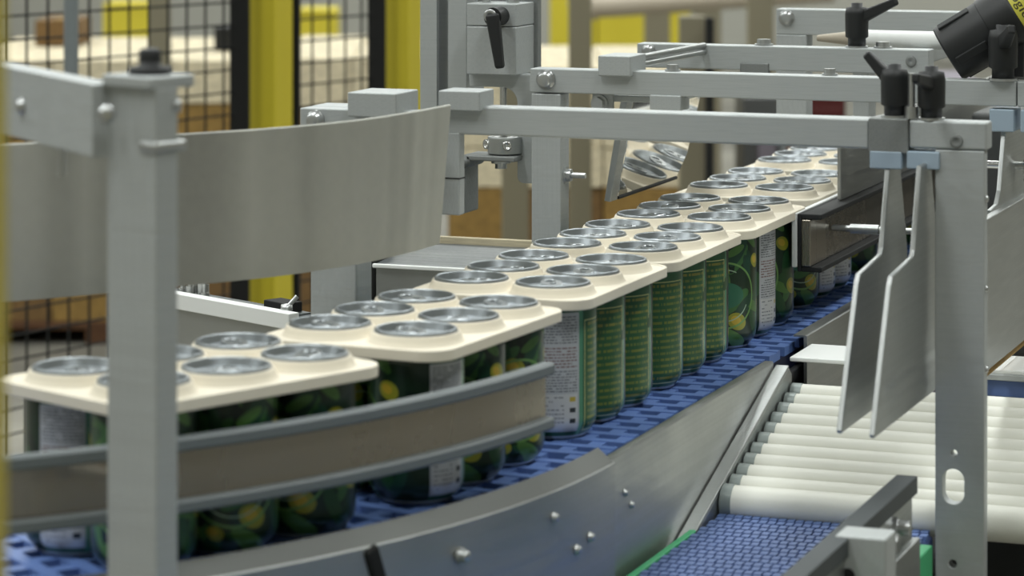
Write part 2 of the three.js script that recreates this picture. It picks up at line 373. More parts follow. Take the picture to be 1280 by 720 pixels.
packs.forEach(([x, z, yaw, turns, label], i) => {
  let p = packProto;
  if (i) { p = packProto.clone(); p.name = numbered('can_pack'); scene.add(p); }
  p.position.set(x, 0, z); p.rotation.y = yaw; p.userData = { label, category: 'can pack', group: PACKS };
  p.children.filter((c) => c.name === 'can').forEach((c, k) => { c.rotation.set(0, turns[k], 0); });
});

// ------------------------------------------------------------------ guide sheet and curved rail
{
  const c = new THREE.CatmullRomCurve3([[-0.093, -0.1], [-0.097, -0.02], [-0.109, 0.055], [-0.138, 0.13], [-0.186, 0.205], [-0.243, 0.285], [-0.31, 0.36], [-0.385, 0.43]].map(([x, z]) => new THREE.Vector3(x, 0, z)));
  const pts = c.getPoints(60).map((p) => [p.x, p.z]);
  const t = thing('guide_sheet', 'tall curved stainless steel guide sheet standing over the inner side of the bend', 'guide plate', [-0.13, 0.127, 0.1]);
  const g = swept(pts, [[0, 0.127], [0, 0.2345], [0.0007, 0.2355], [0.0025, 0.2355], [0.0032, 0.2345], [0.0032, 0.127]].map(([o, y]) => [-o, y]), (i, y) => (i < 16 ? (0.2355 - y) * 0.2 * (1 - i / 16) : 0));
  part(t, 'sheet', g, M.guide);
}
{
  const pts = arc(...BEND, 0.7385, 1.12, 0.122, 44), t = thing('guide_rail', 'curved steel guide rail with grey lips holding the packs in the bend', 'guide rail', onPlate(0.5, 0.035, 0));
  const P = (l) => l;
  part(t, 'web', swept(pts, P([[0.001, 0.044], [0.001, 0.078], [0.003, 0.078], [0.003, 0.044]])), M.web);
  part(t, 'upper_lip', swept(pts, P([[0, 0.0775], [0, 0.083], [0.0015, 0.0845], [0.0085, 0.0845], [0.01, 0.083], [0.01, 0.0775], [0.0085, 0.076], [0.0015, 0.076]])), M.greyLip, 'grey plastic upper lip');
  part(t, 'lower_lip', swept(pts, P([[0, 0.0405], [0, 0.0455], [0.0015, 0.047], [0.0085, 0.047], [0.01, 0.0455], [0.01, 0.0405], [0.0085, 0.039], [0.0015, 0.039]])), M.greyLip, 'grey plastic lower lip');
}

// ------------------------------------------------------------------ near gantry: left upright with arm
{
  const t = thing('guide_stand', 'out-of-focus grey upright with an arm at the left, nearest the camera', 'stand', [0.005, FLOOR, 0.605]);
  const a = -YAW * 0.95;
  const pb = (x0, x1, y0, y1, z0, z1, r = 0.0015) => { const g = bx(x0 - 0.0065, x1 - 0.0065, y0, y1, z0 - 0.622, z1 - 0.622, r); return g.rotateY(-a * -1).translate(0.0065, 0, 0.622); };
  part(t, 'post', pb(-0.0135, 0.0265, FLOOR, 0.3055, 0.605, 0.622), M.alu);
  part(t, 'head_plate', pb(-0.0135, 0.0265, 0.3045, 0.3115, 0.592, 0.626), M.alu);
  part(t, 'arm', bar([-0.012, 0.2855, 0.617], [-0.36, 0.2875, 0.32], 0.016, 0.041), M.alu, 'arm reaching back over the bend');
  const kx = 0.012, kz = 0.61;
  part(t, 'knob', turned([kx, 0.3115, kz], [kx, 1, kz], [[0, 0], [0.012, 0], [0.012, 0.004], [0.006, 0.005], [0.0065, 0.008], [0.006, 0.013], [0.004, 0.0145], [0, 0.0145]]), M.black, 'black knob');
  const f = [Math.sin(YAW), 0, Math.cos(YAW)], off = (x, y, z) => [x, y, z];
  part(t, 'bolt', domeBolt(off(-0.005, 0.29, 0.629), f, 0.004, 0.003), M.bolt);
  part(t, 'bolt', domeBolt(off(0.0165, 0.073, 0.6195), f, 0.0045, 0.005), M.bolt);
  part(t, 'bolt', domeBolt([0.028, 0.2945, 0.612], [Math.cos(YAW), 0, -Math.sin(YAW)], 0.004, 0.004), M.bolt);
  part(t, 'bolt', domeBolt([-0.105, 0.285, 0.548], [-0.65, 0, 0.76], 0.004, 0.004), M.bolt);
  part(t, 'nut', pb(0.014, 0.0285, 0.27, 0.2755, 0.6, 0.624), M.bolt);
  part(t, 'rail_stud', [rod([-0.06, 0.062, 0.5], [0.0, 0.066, 0.61], 0.003), ...bolt([-0.018, 0.064, 0.585], [0.48, 0, 0.87], 0.0065, 0.008), ...bolt([-0.028, 0.064, 0.566], [0.48, 0, 0.87], 0.006, 0.006)], M.bolt, 'threaded stud fixing the guide rail');
  part(t, 'arm_screw', [rod([-0.07, 0.247, 0.563], [-0.07, 0.277, 0.563], 0.0025), rod([-0.07, 0.2735, 0.563], [-0.07, 0.278, 0.563], 0.006, 6)], M.bolt);
}
solo('machine_post', bx(-0.03, 0.03, FLOOR, 0.75, -0.03, 0.03, 0.004).rotateY(YAW).translate(0.2275, 0, 1.202), M.yellowOld, 'blurred yellow post at the very left edge, close to the camera', 'post');

// ------------------------------------------------------------------ stand behind the guide sheet
{
  const t = thing('guide_stand', 'square grey upright behind the curved guide sheet, clamped to its top', 'stand', [-0.19, FLOOR, -0.115]);
  part(t, 'post', bx(-0.213, -0.172, FLOOR, 0.231, -0.132, -0.1, 0.002), M.alu);
  part(t, 'arm', bx(-0.214, -0.112, 0.209, 0.2305, -0.1, -0.082), M.alu);
  part(t, 'bolt', domeBolt([-0.2, 0.2215, -0.082], [0, 0, 1], 0.006, 0.008), M.bolt);
  part(t, 'clamp_block', bx(-0.166, -0.124, 0.226, 0.2455, -0.115, -0.068), M.alu);
}

// ------------------------------------------------------------------ gantry with the diverter paddles (first crossbar)
{
  const t = thing('paddle_gantry', 'front grey crossbar over the packs with the flat slotted upright at right', 'gantry', [0.1, FLOOR, -0.135]);
  part(t, 'crossbar', bx(-0.10498, 0.24455, 0.20912, 0.23233, -0.14629, -0.12502, 0.002), M.alu);
  part(t, 'clamp_plate', bx(0.24455, 0.27549, 0.2067, 0.23329, -0.14823, -0.12309), M.aluDark, 'darker clamping section of the crossbar');
  part(t, 'end_block', bx(0.27549, 0.33544, 0.21105, 0.23233, -0.14629, -0.12502, 0.002), M.alu);
  const s = new THREE.Shape([[0.2958, FLOOR], [0.33351, FLOOR], [0.33351, 0.21057], [0.2958, 0.21057]].map((p) => new THREE.Vector2(...p)));
  s.holes.push(circleHole(0.3103, -0.01907, 0.0026), circleHole(0.30934, -0.10319, 0.003), roundPath(0.3016, 0.31804, -0.05774, -0.03115, 0.0082, THREE.Path));
  part(t, 'post', new THREE.ExtrudeGeometry(s, { depth: 0.0105, bevelEnabled: true, bevelThickness: 0.0008, bevelSize: 0.0008, bevelOffset: -0.0008, bevelSegments: 2, curveSegments: 18 }).translate(0, 0, -0.1365), M.alu, 'flat upright with a slot and screw holes');
  part(t, 'screw', turned([0.31224, 0.21734, -0.12502], [0.3122, 0.2173, 1], [[0, 0], [0.0052, 0], [0.0048, 0.0012], [0.0026, 0.0012], [0.0024, 0.0004], [0, 0.0004]]), M.aluDark);
  for (const y of [0.174, 0.106, 0.045]) part(t, 'screw', domeBolt([0.3335, y, -0.131], [1, 0, 0], 0.0022, 0.002), M.bolt);
  part(t, 'clamp_block', bx(-0.10788, -0.07211, 0.22894, 0.2449, -0.15016, -0.11728), M.alu, 'end block clamping the guide sheet');
  part(t, 'hanger', bx(-0.11127, -0.09241, 0.14385, 0.21057, -0.13662, -0.12502), M.alu);
  part(t, 'hanger_joint', bx(-0.11156, -0.09222, 0.17305, 0.17402, -0.13682, -0.12454, 0), M.blackMatte);
}
function clampLever(base, arm, label, s = 1) {
  const [x, y, z] = base, t = thing('clamp_lever', label, 'lever', base);
  part(t, 'washer', rod([x, y, z], [x, y + 0.002 * s, z], 0.012 * s, 24), M.bolt);
  part(t, 'hub', turned([x, y + 0.002 * s, z], [x, y + 1, z], [[0, 0], [0.0095, 0], [0.0095, 0.008], [0.0122, 0.0095], [0.0125, 0.034], [0.0112, 0.0405], [0.006, 0.0415], [0.006, 0.0455], [0, 0.0455]].map(([r, h]) => [r * s, h * s]), 28), M.black);
  const a = [x + arm[0] * 0.008 * s, y + 0.033 * s, z + arm[2] * 0.008 * s], L = 0.055 * s, b = [x + arm[0] * L, y + 0.033 * s + arm[1] * L, z + arm[2] * L];
  const g = new RoundedBoxGeometry(0.011 * s, 0.013 * s, V(b).distanceTo(V(a)), 3, 0.003 * s), p = g.attributes.position, half = V(b).distanceTo(V(a)) / 2;
  for (let i = 0; i < p.count; i++) { const k = 1 - 0.4 * (p.getZ(i) + half) / (2 * half); p.setX(i, p.getX(i) * k); p.setY(i, p.getY(i) * k); }
  const d = V(b).sub(V(a)).normalize(), side = new THREE.Vector3().crossVectors(Y, d).normalize(), up = new THREE.Vector3().crossVectors(d, side);
  g.applyMatrix4(new THREE.Matrix4().makeBasis(side, up, d)).translate((a[0] + b[0]) / 2, (a[1] + b[1]) / 2, (a[2] + b[2]) / 2);
  part(t, 'arm', g, M.black);
  part(t, 'screw', rod([x, y + 0.0455 * s, z], [x, y + 0.0475 * s, z], 0.0035 * s, 6), M.blackMatte);
  return t;
}
clampLever([0.26244, 0.23329, -0.13469], [-0.5, 0.42, -0.1], 'left one of two black clamp levers on the front crossbar', 0.86);
clampLever([0.29096, 0.23233, -0.13469], [-0.05, 0.14, 0.97], 'right one of two black clamp levers on the front crossbar, arm towards the camera', 0.86);
solo('clamp_stud', [rod([0.27617, 0.23281, -0.13179], [0.27617, 0.26762, -0.13179], 0.0028, 12), rod([0.27617, 0.233, -0.13179], [0.27617, 0.24248, -0.13179], 0.0058, 6)], M.bolt, 'bright threaded stud standing between the two black clamp levers', 'stud');
// paddles: sheet plates along z with a forward jog
function paddle(x, zo, h, label) {
  const t = thing('diverter_paddle', label, 'paddle', [x, h, zo], 'diverter paddles above the roller ramp');
  const prof = [[-0.12502, 0.19752], [-0.10278, 0.13709], [-0.09795, 0.13274], [-0.03026, 0.12693], [-0.02495, 0.12162], [0.0263, 0.02251], [0.02437, 0.02009], [-0.17336, 0.02009], [-0.18497, 0.0433], [-0.18497, 0.12548], [-0.15886, 0.198]];
  part(t, 'blade', plate(prof.map(([z, y]) => [z + zo, y + h]), 0.004, 'x', x - 0.002, [], 0.0011), M.steel);
  part(t, 'hanger_block', bx(x - 0.0135, x + 0.0115, 0.19462 + h * 0.3, 0.20815 + h * 0.3, -0.146, -0.1225), M.clampBlue, 'pale blue plastic hanger block');
  return t;
}
paddle(0.25906, 0, 0, 'left of the two bent steel diverter paddles hanging from the front crossbar');
paddle(0.28806, 0.021, 0.0025, 'right of the two bent steel diverter paddles, beside the slotted upright');

// ------------------------------------------------------------------ second gantry
{
  const t = thing('crossbar_gantry', 'second grey crossbar with a bolted square upright beside the slide block', 'gantry', [0.1, FLOOR, -0.41]);
  part(t, 'crossbar', bx(-0.133, 0.3055, 0.2215, 0.243, -0.422, -0.4), M.alu);
  part(t, 'crossbar', bx(0.3065, 0.56, 0.2215, 0.243, -0.422, -0.4), M.alu);
  part(t, 'post', bx(-0.1315, -0.1035, FLOOR, 0.2205, -0.423, -0.4), M.alu);
  part(t, 'post', bx(0.52, 0.55, FLOOR, 0.2205, -0.423, -0.4), M.alu);
  part(t, 'bolt', domeBolt([-0.1175, 0.2335, -0.4], [0, 0, 1], 0.0068, 0.007), M.bolt, 'domed bolt with a washer');
  part(t, 'stud', [rod([-0.104, 0.147, -0.412], [-0.084, 0.147, -0.412], 0.0025), ...bolt([-0.1035, 0.147, -0.412], [1, 0, 0], 0.0062, 0.006)], M.bolt);
  for (const [x, z] of [[-0.002, -0.411], [0.141, -0.411]]) part(t, 'bolt', bolt([x, 0.243, z], [0, 1, 0], 0.0055, 0.006), M.bolt);
}
{
  const t = thing('clamp_block', 'grey clamp block with two steel rods on the second crossbar', 'clamp', [-0.05, 0.243, -0.41]);
  part(t, 'block', bx(-0.066, -0.0355, 0.2385, 0.2565, -0.438, -0.393), M.alu);
  for (const [y, dx] of [[0.252, 0], [0.2455, 0.0]]) part(t, 'rod', rod([-0.045 + dx, y, -0.43], [-0.03 + dx, y + 0.002, -0.6], 0.0028), M.steel);
}
{
  const t = thing('mirror_plate', 'polished tilted steel plate under the second crossbar reflecting the can lids', 'plate', [-0.05, 0.13, -0.5]);
  part(t, 'hanger_block', bx(-0.0195, 0.0095, 0.209, 0.2225, -0.425, -0.398), M.alu);
  // the plate hangs along the belt and leans over the packs
  const lean = (g) => g.rotateZ(-0.17).translate(-0.079, 0.1215, 0);
  part(t, 'polished_face', lean(plate([[-0.484, 0], [-0.484, 0.1], [-0.705, 0.094], [-0.688, 0.02], [-0.665, 0]], 0.004, 'x', -0.002, [], 0.0008)), M.mirror);
  part(t, 'edge_strip', lean(plate([[-0.462, -0.003], [-0.462, 0.1], [-0.482, 0.1], [-0.482, -0.003]], 0.006, 'x', -0.004)), M.steel, 'thicker end strip');
  part(t, 'lower_edge', lean(bar([0.0, -0.0015, -0.484], [0.0, -0.0015, -0.665], 0.006, 0.003)), M.rubber, 'dark lower edge');
  part(t, 'bracket', bx(-0.066, -0.005, 0.2135, 0.2195, -0.52, -0.42), M.alu);
}
{
  const t = thing('hanging_bolt', 'hexagon bolt with washer on a small tab under the second crossbar', 'bolt', [-0.071, 0.214, -0.41]);
  part(t, 'tab', bx(-0.078, -0.058, 0.2, 0.2225, -0.416, -0.412), M.steel);
  part(t, 'bolt_head', bolt([-0.0705, 0.2125, -0.412], [0, 0, 1], 0.0062, 0.009), M.bolt);
}

// ------------------------------------------------------------------ third and fourth crossbars behind
{
  const t = thing('crossbar', 'third grey crossbar with bolts, behind the clamp block', 'crossbar', [0.05, 0.231, -0.61]);
  part(t, 'bar', bx(-0.097, 0.187, 0.2315, 0.2545, -0.622, -0.6), M.alu);
  part(t, 'bolt', domeBolt([-0.085, 0.2475, -0.6], [0, 0, 1], 0.0052, 0.006), M.bolt);
  part(t, 'screw', turned([0.17, 0.2435, -0.6], [0.17, 0.2435, 1], [[0, 0], [0.0052, 0], [0.0048, 0.0012], [0.0026, 0.0012], [0, 0.0004]]), M.aluDark);
  for (const x of [0.026, 0.141]) part(t, 'nut', bolt([x, 0.2545, -0.611], [0, 1, 0], 0.007, 0.006), M.bolt);
  part(t, 'clip', bx(0.006, 0.034, 0.228, 0.2385, -0.605, -0.598), M.aluDark);
  part(t, 'support', bx(0.15, 0.168, 0.236, 0.25, -0.802, -0.62), M.alu);
}
clampLever([0.116, 0.2545, -0.611], [0.85, 0.33, 0.25], 'black clamp lever with its arm raised to the right on the third crossbar', 0.88);
{
  const t = thing('crossbar_gantry', 'farthest grey crossbar with a bolted hanger at its left end', 'gantry', [0.05, FLOOR, -0.81]);
  part(t, 'crossbar', bx(-0.014, 0.42, 0.2535, 0.2795, -0.824, -0.8), M.alu);
  part(t, 'hanger', bx(-0.014, 0.018, 0.155, 0.2535, -0.824, -0.8), M.alu);
  part(t, 'hanger', bx(0.058, 0.075, 0.155, 0.2535, -0.86, -0.83), M.alu);
  part(t, 'post', bx(0.39, 0.42, FLOOR, 0.2535, -0.824, -0.8), M.alu);
  part(t, 'bolt', domeBolt([-0.003, 0.2705, -0.8], [0, 0, 1], 0.0062, 0.006), M.bolt);
  part(t, 'plate', bx(0.075, 0.125, 0.235, 0.2535, -0.83, -0.795), M.alu);
}
{
  const t = thing('white_pipe', 'white plastic pipe with a tapered left end behind the third crossbar', 'pipe', [0.15, 0.25, -0.7]);
  part(t, 'tube', rod([0.1, 0.2575, -0.7], [0.4, 0.2565, -0.7], 0.0085, 28), M.white);
  part(t, 'tapered_end', rod([0.055, 0.257, -0.7], [0.1, 0.2575, -0.7], 0.003, 28, 0.0085), M.duct);
}

// ------------------------------------------------------------------ slide unit
{
  const t = thing('profile_post', 'upright aluminium profile with a slot at the top, left of the slide block', 'profile', [-0.24, 0.185, -0.48]);
  const s = [[-0.264, -0.46], [-0.2475, -0.46], [-0.2475, -0.466], [-0.252, -0.466], [-0.252, -0.474], [-0.231, -0.474], [-0.231, -0.466], [-0.236, -0.466], [-0.236, -0.46], [-0.218, -0.46], [-0.218, -0.506], [-0.264, -0.506]];
  const g = new THREE.ExtrudeGeometry(new THREE.Shape(s.map(([x, z]) => new THREE.Vector2(x, -z))), { depth: 0.6, bevelEnabled: false }).rotateX(-Math.PI / 2).translate(0, 0.185, 0);
  part(t, 'profile', g, M.alu);
}
{
  const t = thing('slide_block', 'grey two-part slide block with a black hanging lever and a spindle below', 'slide block', [-0.178, 0.107, -0.44]);
  part(t, 'lower_block', bx(-0.202, -0.1535, 0.2345, 0.2785, -0.468, -0.42), M.alu);
  part(t, 'upper_jaw', bx(-0.202, -0.1535, 0.279, 0.2995, -0.468, -0.42), M.alu);
  part(t, 'back_plate', bx(-0.21, -0.15, 0.225, 0.31, -0.478, -0.468), M.aluDark);
  const f = 0.0;
  const lev = part(t, 'lever', [rod([-0.1685, 0.2885, -0.42], [-0.1685, 0.2885, -0.399], 0.0085, 28), (() => {
    const g = new RoundedBoxGeometry(0.0105, 0.05, 0.009, 3, 0.003), p = g.attributes.position;
    for (let i = 0; i < p.count; i++) p.setX(i, p.getX(i) * (1 + 0.25 * p.getY(i) / 0.025));
    return g.rotateZ(0.15).translate(-0.1645, 0.267, -0.398);
  })()], M.black, 'black hanging lever');
  part(lev, 'screw', turned([-0.1705, 0.2895, -0.3993], [-0.1705, 0.2895, 1], [[0, 0], [0.006, 0], [0.006, 0.002], [0.003, 0.002], [0.003, 0.0008], [0, 0.0008]]), M.bolt);
  part(t, 'top_screw', [rod([-0.166, 0.2995, -0.445], [-0.166, 0.34, -0.445], 0.006), rod([-0.19, 0.2995, -0.44], [-0.19, 0.31, -0.44], 0.004)], M.bolt);
  const s = new THREE.Shape();
  s.moveTo(-0.203, 0.234); s.lineTo(-0.203, 0.2235); s.lineTo(-0.171, 0.2235); s.absarc(-0.171, 0.2085, 0.015, Math.PI / 2, 0, true); s.lineTo(-0.156, 0.142); s.absarc(-0.1505, 0.142, 0.0055, Math.PI, Math.PI * 1.5); s.lineTo(-0.1405, 0.1365); s.lineTo(-0.1405, 0.234);
  part(t, 'arch_plate', new THREE.ExtrudeGeometry(s, { depth: 0.02, bevelEnabled: true, bevelSize: 0.0008, bevelThickness: 0.0008, bevelSegments: 2 }).translate(0, 0, -0.452), M.alu);
  part(t, 'spindle', rod([-0.172, 0.158, -0.436], [-0.172, 0.235, -0.436], 0.0032, 16), M.chrome);
  const col = part(t, 'collar', turned([-0.168, 0.1625, -0.43], [-0.168, 1, -0.43], [[0.004, 0], [0.0155, 0], [0.016, 0.001], [0.016, 0.0145], [0.0155, 0.0155], [0.004, 0.0155]], 32), M.steel);
  for (const [x, z] of [[-0.1605, -0.4155], [-0.183, -0.4235]]) part(col, 'screw', turned([x, 0.171, z], [x + (x > -0.17 ? 0.4 : -0.7), 0.171, z + 1], [[0, -0.003], [0.0045, -0.003], [0.0045, 0.002], [0.0025, 0.002], [0.0025, 0], [0, 0]], 16), M.chrome);
  part(t, 'bracket', [bx(-0.2, -0.152, 0.1565, 0.1615, -0.45, -0.412, 0.0015), bx(-0.2075, -0.2015, 0.1075, 0.155, -0.45, -0.412, 0.002), turned([-0.2015, 0.1555, -0.45], [-0.2015, 0.1555, 1], [[0.0001, 0], [0.006, 0], [0.006, 0.038], [0.0001, 0.038]], 24)], M.aluDark, 'bent angle bracket');
  part(t, 'bolt', [rod([-0.172, 0.1565, -0.43], [-0.172, 0.1535, -0.43], 0.009, 24), rod([-0.172, 0.1535, -0.43], [-0.172, 0.1485, -0.43], 0.0055, 6)], M.bolt);
}

// ------------------------------------------------------------------ right side: guide, panel, machine wall
{
  const t = thing('side_guide', 'black-edged pack guide with a pale end face at the right of the packs', 'guide rail', [0.085, 0.05, -0.8]);
  const z0 = -1.35, z1 = -0.545;
  part(t, 'wear_strip', bx(0.0705, 0.0755, 0.055, 0.105, z0, z1), M.white);
  part(t, 'rubber_channel', [bx(0.0755, 0.0795, 0.051, 0.1045, z0, z1 - 0.002), bx(0.0795, 0.0985, 0.0995, 0.1045, z0, z1 - 0.002), bx(0.0795, 0.0985, 0.051, 0.056, z0, z1 - 0.002)], M.rubber, 'black rubber channel');
  part(t, 'steel_strip', bx(0.0797, 0.0885, 0.0562, 0.0992, z0, z1 - 0.001), M.web);
}
solo('guard_sheet', bx(0.086, 0.09, 0.1055, 0.172, -1.45, -0.655), M.sheet, 'flat grey steel panel standing above the black-edged guide', 'panel');
{
  const t = thing('tie_rod', 'steel tie rod with washers running from the side guide to the machine wall', 'rod', [0.2, 0.085, -0.62]);
  part(t, 'rod', rod([0.09, 0.0835, -0.62], [0.3, 0.0835, -0.62], 0.003), M.steel);
  part(t, 'sleeve', rod([0.108, 0.0835, -0.62], [0.135, 0.0835, -0.62], 0.0046), M.steel);
  part(t, 'bracket', bx(0.1435, 0.1475, 0.062, 0.105, -0.66, -0.6), M.steel);
  part(t, 'washer', rod([0.1475, 0.0835, -0.62], [0.1505, 0.0835, -0.62], 0.0125, 24), M.steel);
  part(t, 'nut', bolt([0.1505, 0.0835, -0.62], [1, 0, 0], 0.0075, 0.009), M.bolt);
}
{
  const t = thing('machine_side_sheet', 'upright steel side sheet of the machine right of the slotted upright', 'wall panel', [0.3, 0.01, -0.5]);
  part(t, 'panel', bx(0.3, 0.3025, 0.015, 0.1375, -1.3, -0.235), M.sheet);
  part(t, 'top_fold', bx(0.295, 0.3025, 0.136, 0.1385, -1.3, -0.235), M.sheet);
  part(t, 'bottom_rail', bx(0.292, 0.3, 0.008, 0.022, -1.3, -0.25), M.gold);
}
{
  const t = thing('hanging_plate', 'bent steel hanger plate under the right end of the second crossbar', 'paddle', [0.294, 0.14, -0.43]);
  part(t, 'blade', plate([[-0.405, 0.203], [-0.383, 0.152], [-0.37, 0.142], [-0.34, 0.14], [-0.34, 0.132], [-0.55, 0.132], [-0.55, 0.203]], 0.004, 'x', 0.292, [], 0.001), M.steel);
  part(t, 'hanger_block', bx(0.283, 0.304, 0.2, 0.219, -0.43, -0.398), M.clampBlue, 'pale blue plastic hanger block');
  part(t, 'hanger_block', bx(0.3095, 0.33, 0.2, 0.219, -0.43, -0.398), M.clampBlue);
  part(t, 'stud', [rod([0.265, 0.1665, -0.45], [0.31, 0.1665, -0.45], 0.0035), rod([0.304, 0.163, -0.45], [0.307, 0.163, -0.45], 0.0115, 28), ...bolt([0.307, 0.163, -0.45], [1, 0, 0], 0.006, 0.008)], M.chrome, 'chromed stud with a large washer');
}

{
  const t = thing('drive_housing', 'dark grey drive housing between the side guide and the machine side sheet', 'housing', [0.2, FLOOR, -1.2]);
  part(t, 'cover', bx(0.113, 0.285, -0.12, 0.15, -1.35, -1.15, 0.006), M.machine);
  part(t, 'leg', [bx(0.13, 0.16, FLOOR, -0.12, -1.3, -1.27), bx(0.25, 0.28, FLOOR, -0.12, -1.3, -1.27)], M.aluDark);
}

// ------------------------------------------------------------------ sensor on the second crossbar
{
  const ax = new THREE.Vector3(Math.cos(YAW) * 0.86, 0.5, -Math.sin(YAW) * 0.86 + 0.16).normalize(), a = [0.241, 0.2625, -0.43], at = (t) => [a[0] + ax.x * t, a[1] + ax.y * t, a[2] + ax.z * t];
  const t = thing('code_reader', 'black cylindrical code reader with a yellow lettered band at the top right', 'sensor', at(0));
  part(t, 'front_cap', turned(at(0), at(1), [[0, 0.004], [0.0205, 0.004], [0.0215, 0], [0.0245, 0], [0.0255, 0.002], [0.0268, 0.04], [0.0268, 0.042]], 48), M.black);
  part(t, 'housing', turned(at(0), at(1), [[0.0262, 0.042], [0.0275, 0.0425], [0.0282, 0.066], [0.028, 0.068], [0.0272, 0.069]], 48), M.black);
  part(t, 'grip_ridge', [0.5, 2.1, 3.7, 5.3].map((p) => { const g = new RoundedBoxGeometry(0.008, 0.03, 0.003, 2, 0.001); g.translate(0, 0.02, 0.0262).rotateY(p); g.applyQuaternion(new THREE.Quaternion().setFromUnitVectors(Y, ax)); return g.translate(...a); }), M.rubber);
  const c = document.createElement('canvas'); c.width = 1024; c.height = 96; const g2 = c.getContext('2d');
  g2.fillStyle = '#c9c24a'; g2.fillRect(0, 0, 1024, 96); g2.fillStyle = '#3a3818'; g2.font = 'bold 66px sans-serif'; g2.textAlign = 'center';
  for (const x of [170, 512, 854]) g2.fillText('Datalogic', x, 70);
  const tx = new THREE.CanvasTexture(c); tx.colorSpace = THREE.SRGBColorSpace; tx.wrapS = THREE.RepeatWrapping;
  const band = new THREE.CylinderGeometry(0.0274, 0.0274, 0.013, 48, 1, true); band.translate(0, 0.0755, 0).rotateY(0.5); band.applyQuaternion(new THREE.Quaternion().setFromUnitVectors(Y, ax)).translate(...a);
  part(t, 'label_band', band, S(0xffffff, 0.5, 0, { map: tx }), 'yellow band with dark lettering');
  part(t, 'rear_body', turned(at(0), at(1), [[0.0268, 0.069], [0.0268, 0.082], [0.028, 0.083], [0.028, 0.13], [0, 0.13]], 48), M.black);
  part(t, 'mount', bar([0.3, 0.2435, -0.43], [0.3, 0.272, -0.436], 0.016, 0.02), M.black);
}
clampLever([0.2935, 0.243, -0.405], [0.3, 0.25, 0.85], 'black clamp lever in front of the black code reader', 1.0);

// ------------------------------------------------------------------ roller ramp, lower belt, transfer plate
{
  const A = [-0.166, -0.0765], B = [-0.372, -0.03];   // z, y of the roller axes at the lower and upper end
  const t = thing('roller_ramp', 'sloping ramp of white rollers beside the main conveyor', 'roller conveyor', [0.26, FLOOR, -0.26]);
  const tube = new THREE.CylinderGeometry(0.0102, 0.0102, 0.336, 28).rotateZ(Math.PI / 2), capG = new THREE.CylinderGeometry(0.0107, 0.0107, 0.009, 28).rotateZ(Math.PI / 2), axle = new THREE.CylinderGeometry(0.003, 0.003, 0.012, 12).rotateZ(Math.PI / 2);
  const N = 11;
  for (let i = 0; i < N; i++) {
    const k = i / (N - 1), z = A[0] + (B[0] - A[0]) * k, y = A[1] + (B[1] - A[1]) * k, s = i ? 1 : 1.35;
    const r = new THREE.Mesh(tube, M.roller); r.name = 'roller'; r.position.set(0.293, y - FLOOR - (i ? 0 : 0.002), z + 0.26 + (i ? 0 : 0.003)); r.scale.set(1, s, s); t.add(r);
    r.position.x -= 0.259;
    const cap = new THREE.Mesh(capG, M.rollerCap); cap.name = 'end_cap'; cap.position.x = -0.1715; r.add(cap);
    const ax = new THREE.Mesh(axle, M.bolt); ax.name = 'axle'; ax.position.x = -0.179; r.add(ax);
    for (const o of [r, cap, ax]) o.castShadow = o.receiveShadow = true;
  }
part(t, 'side_plate', [bar([0.1107, -0.097, -0.062], [0.1107, -0.0045, -0.366], 0.0118, 0.003), plate([[-0.055, -0.113], [-0.07, -0.0955], [-0.366, -0.006], [-0.375, -0.012], [-0.375, -0.045], [-0.06, -0.125]], 0.002, 'x', 0.1146)], M.steel, 'bright flanged plate along the roller ends');
  part(t, 'side_plate', plate([[-0.13, -0.1], [-0.382, -0.035], [-0.382, -0.07], [-0.13, -0.13]], 0.003, 'x', 0.464), M.steel);
  part(t, 'frame', bx(0.12, 0.46, -0.32, -0.13, -0.38, -0.2), M.frame);
  for (const x of [0.13, 0.43]) part(t, 'leg', bx(x, x + 0.03, FLOOR, -0.3, -0.3, -0.27), M.aluDark);
}
{
  const t = thing('lower_belt', 'lower blue mesh belt with green edge strips in front of the roller ramp', 'belt conveyor', [0.2, FLOOR, 0.1]);
  part(t, 'belt_base', bx(0.117, 0.289, -0.11, -0.088, -0.152, 0.75, 0.004), M.lowBeltDark);
  const mesh = [], row = [];
  for (let i = 0; i < 24; i++) row.push(bx(0.1185 + i * 0.00705, 0.1185 + i * 0.00705 + 0.0056, -0.0885, -0.085, -0.0045, 0.0045, 0));
  const one = merged(row);
  for (let k = 0; k < 72; k++) mesh.push(one.clone().translate(k % 2 ? 0.0018 : 0, 0, -0.146 + k * 0.0122));
  const top = part(t, 'belt_links', mesh, M.lowBelt); top.userData.kind = 'stuff';
  part(t, 'edge_strip', bx(0.1105, 0.1165, -0.112, -0.086, -0.16, 0.75), M.green, 'green edge strip on the conveyor side');
  part(t, 'edge_strip', bx(0.2895, 0.2995, -0.112, -0.084, -0.1, 0.75), M.green, 'green edge strip on the far right side');
  part(t, 'frame', bx(0.115, 0.285, -0.2, -0.112, -0.15, 0.75), M.frame);
  for (const z of [-0.1, 0.68]) for (const x of [0.13, 0.25]) part(t, 'leg', bx(x, x + 0.03, FLOOR, -0.2, z, z + 0.03), M.aluDark);
}
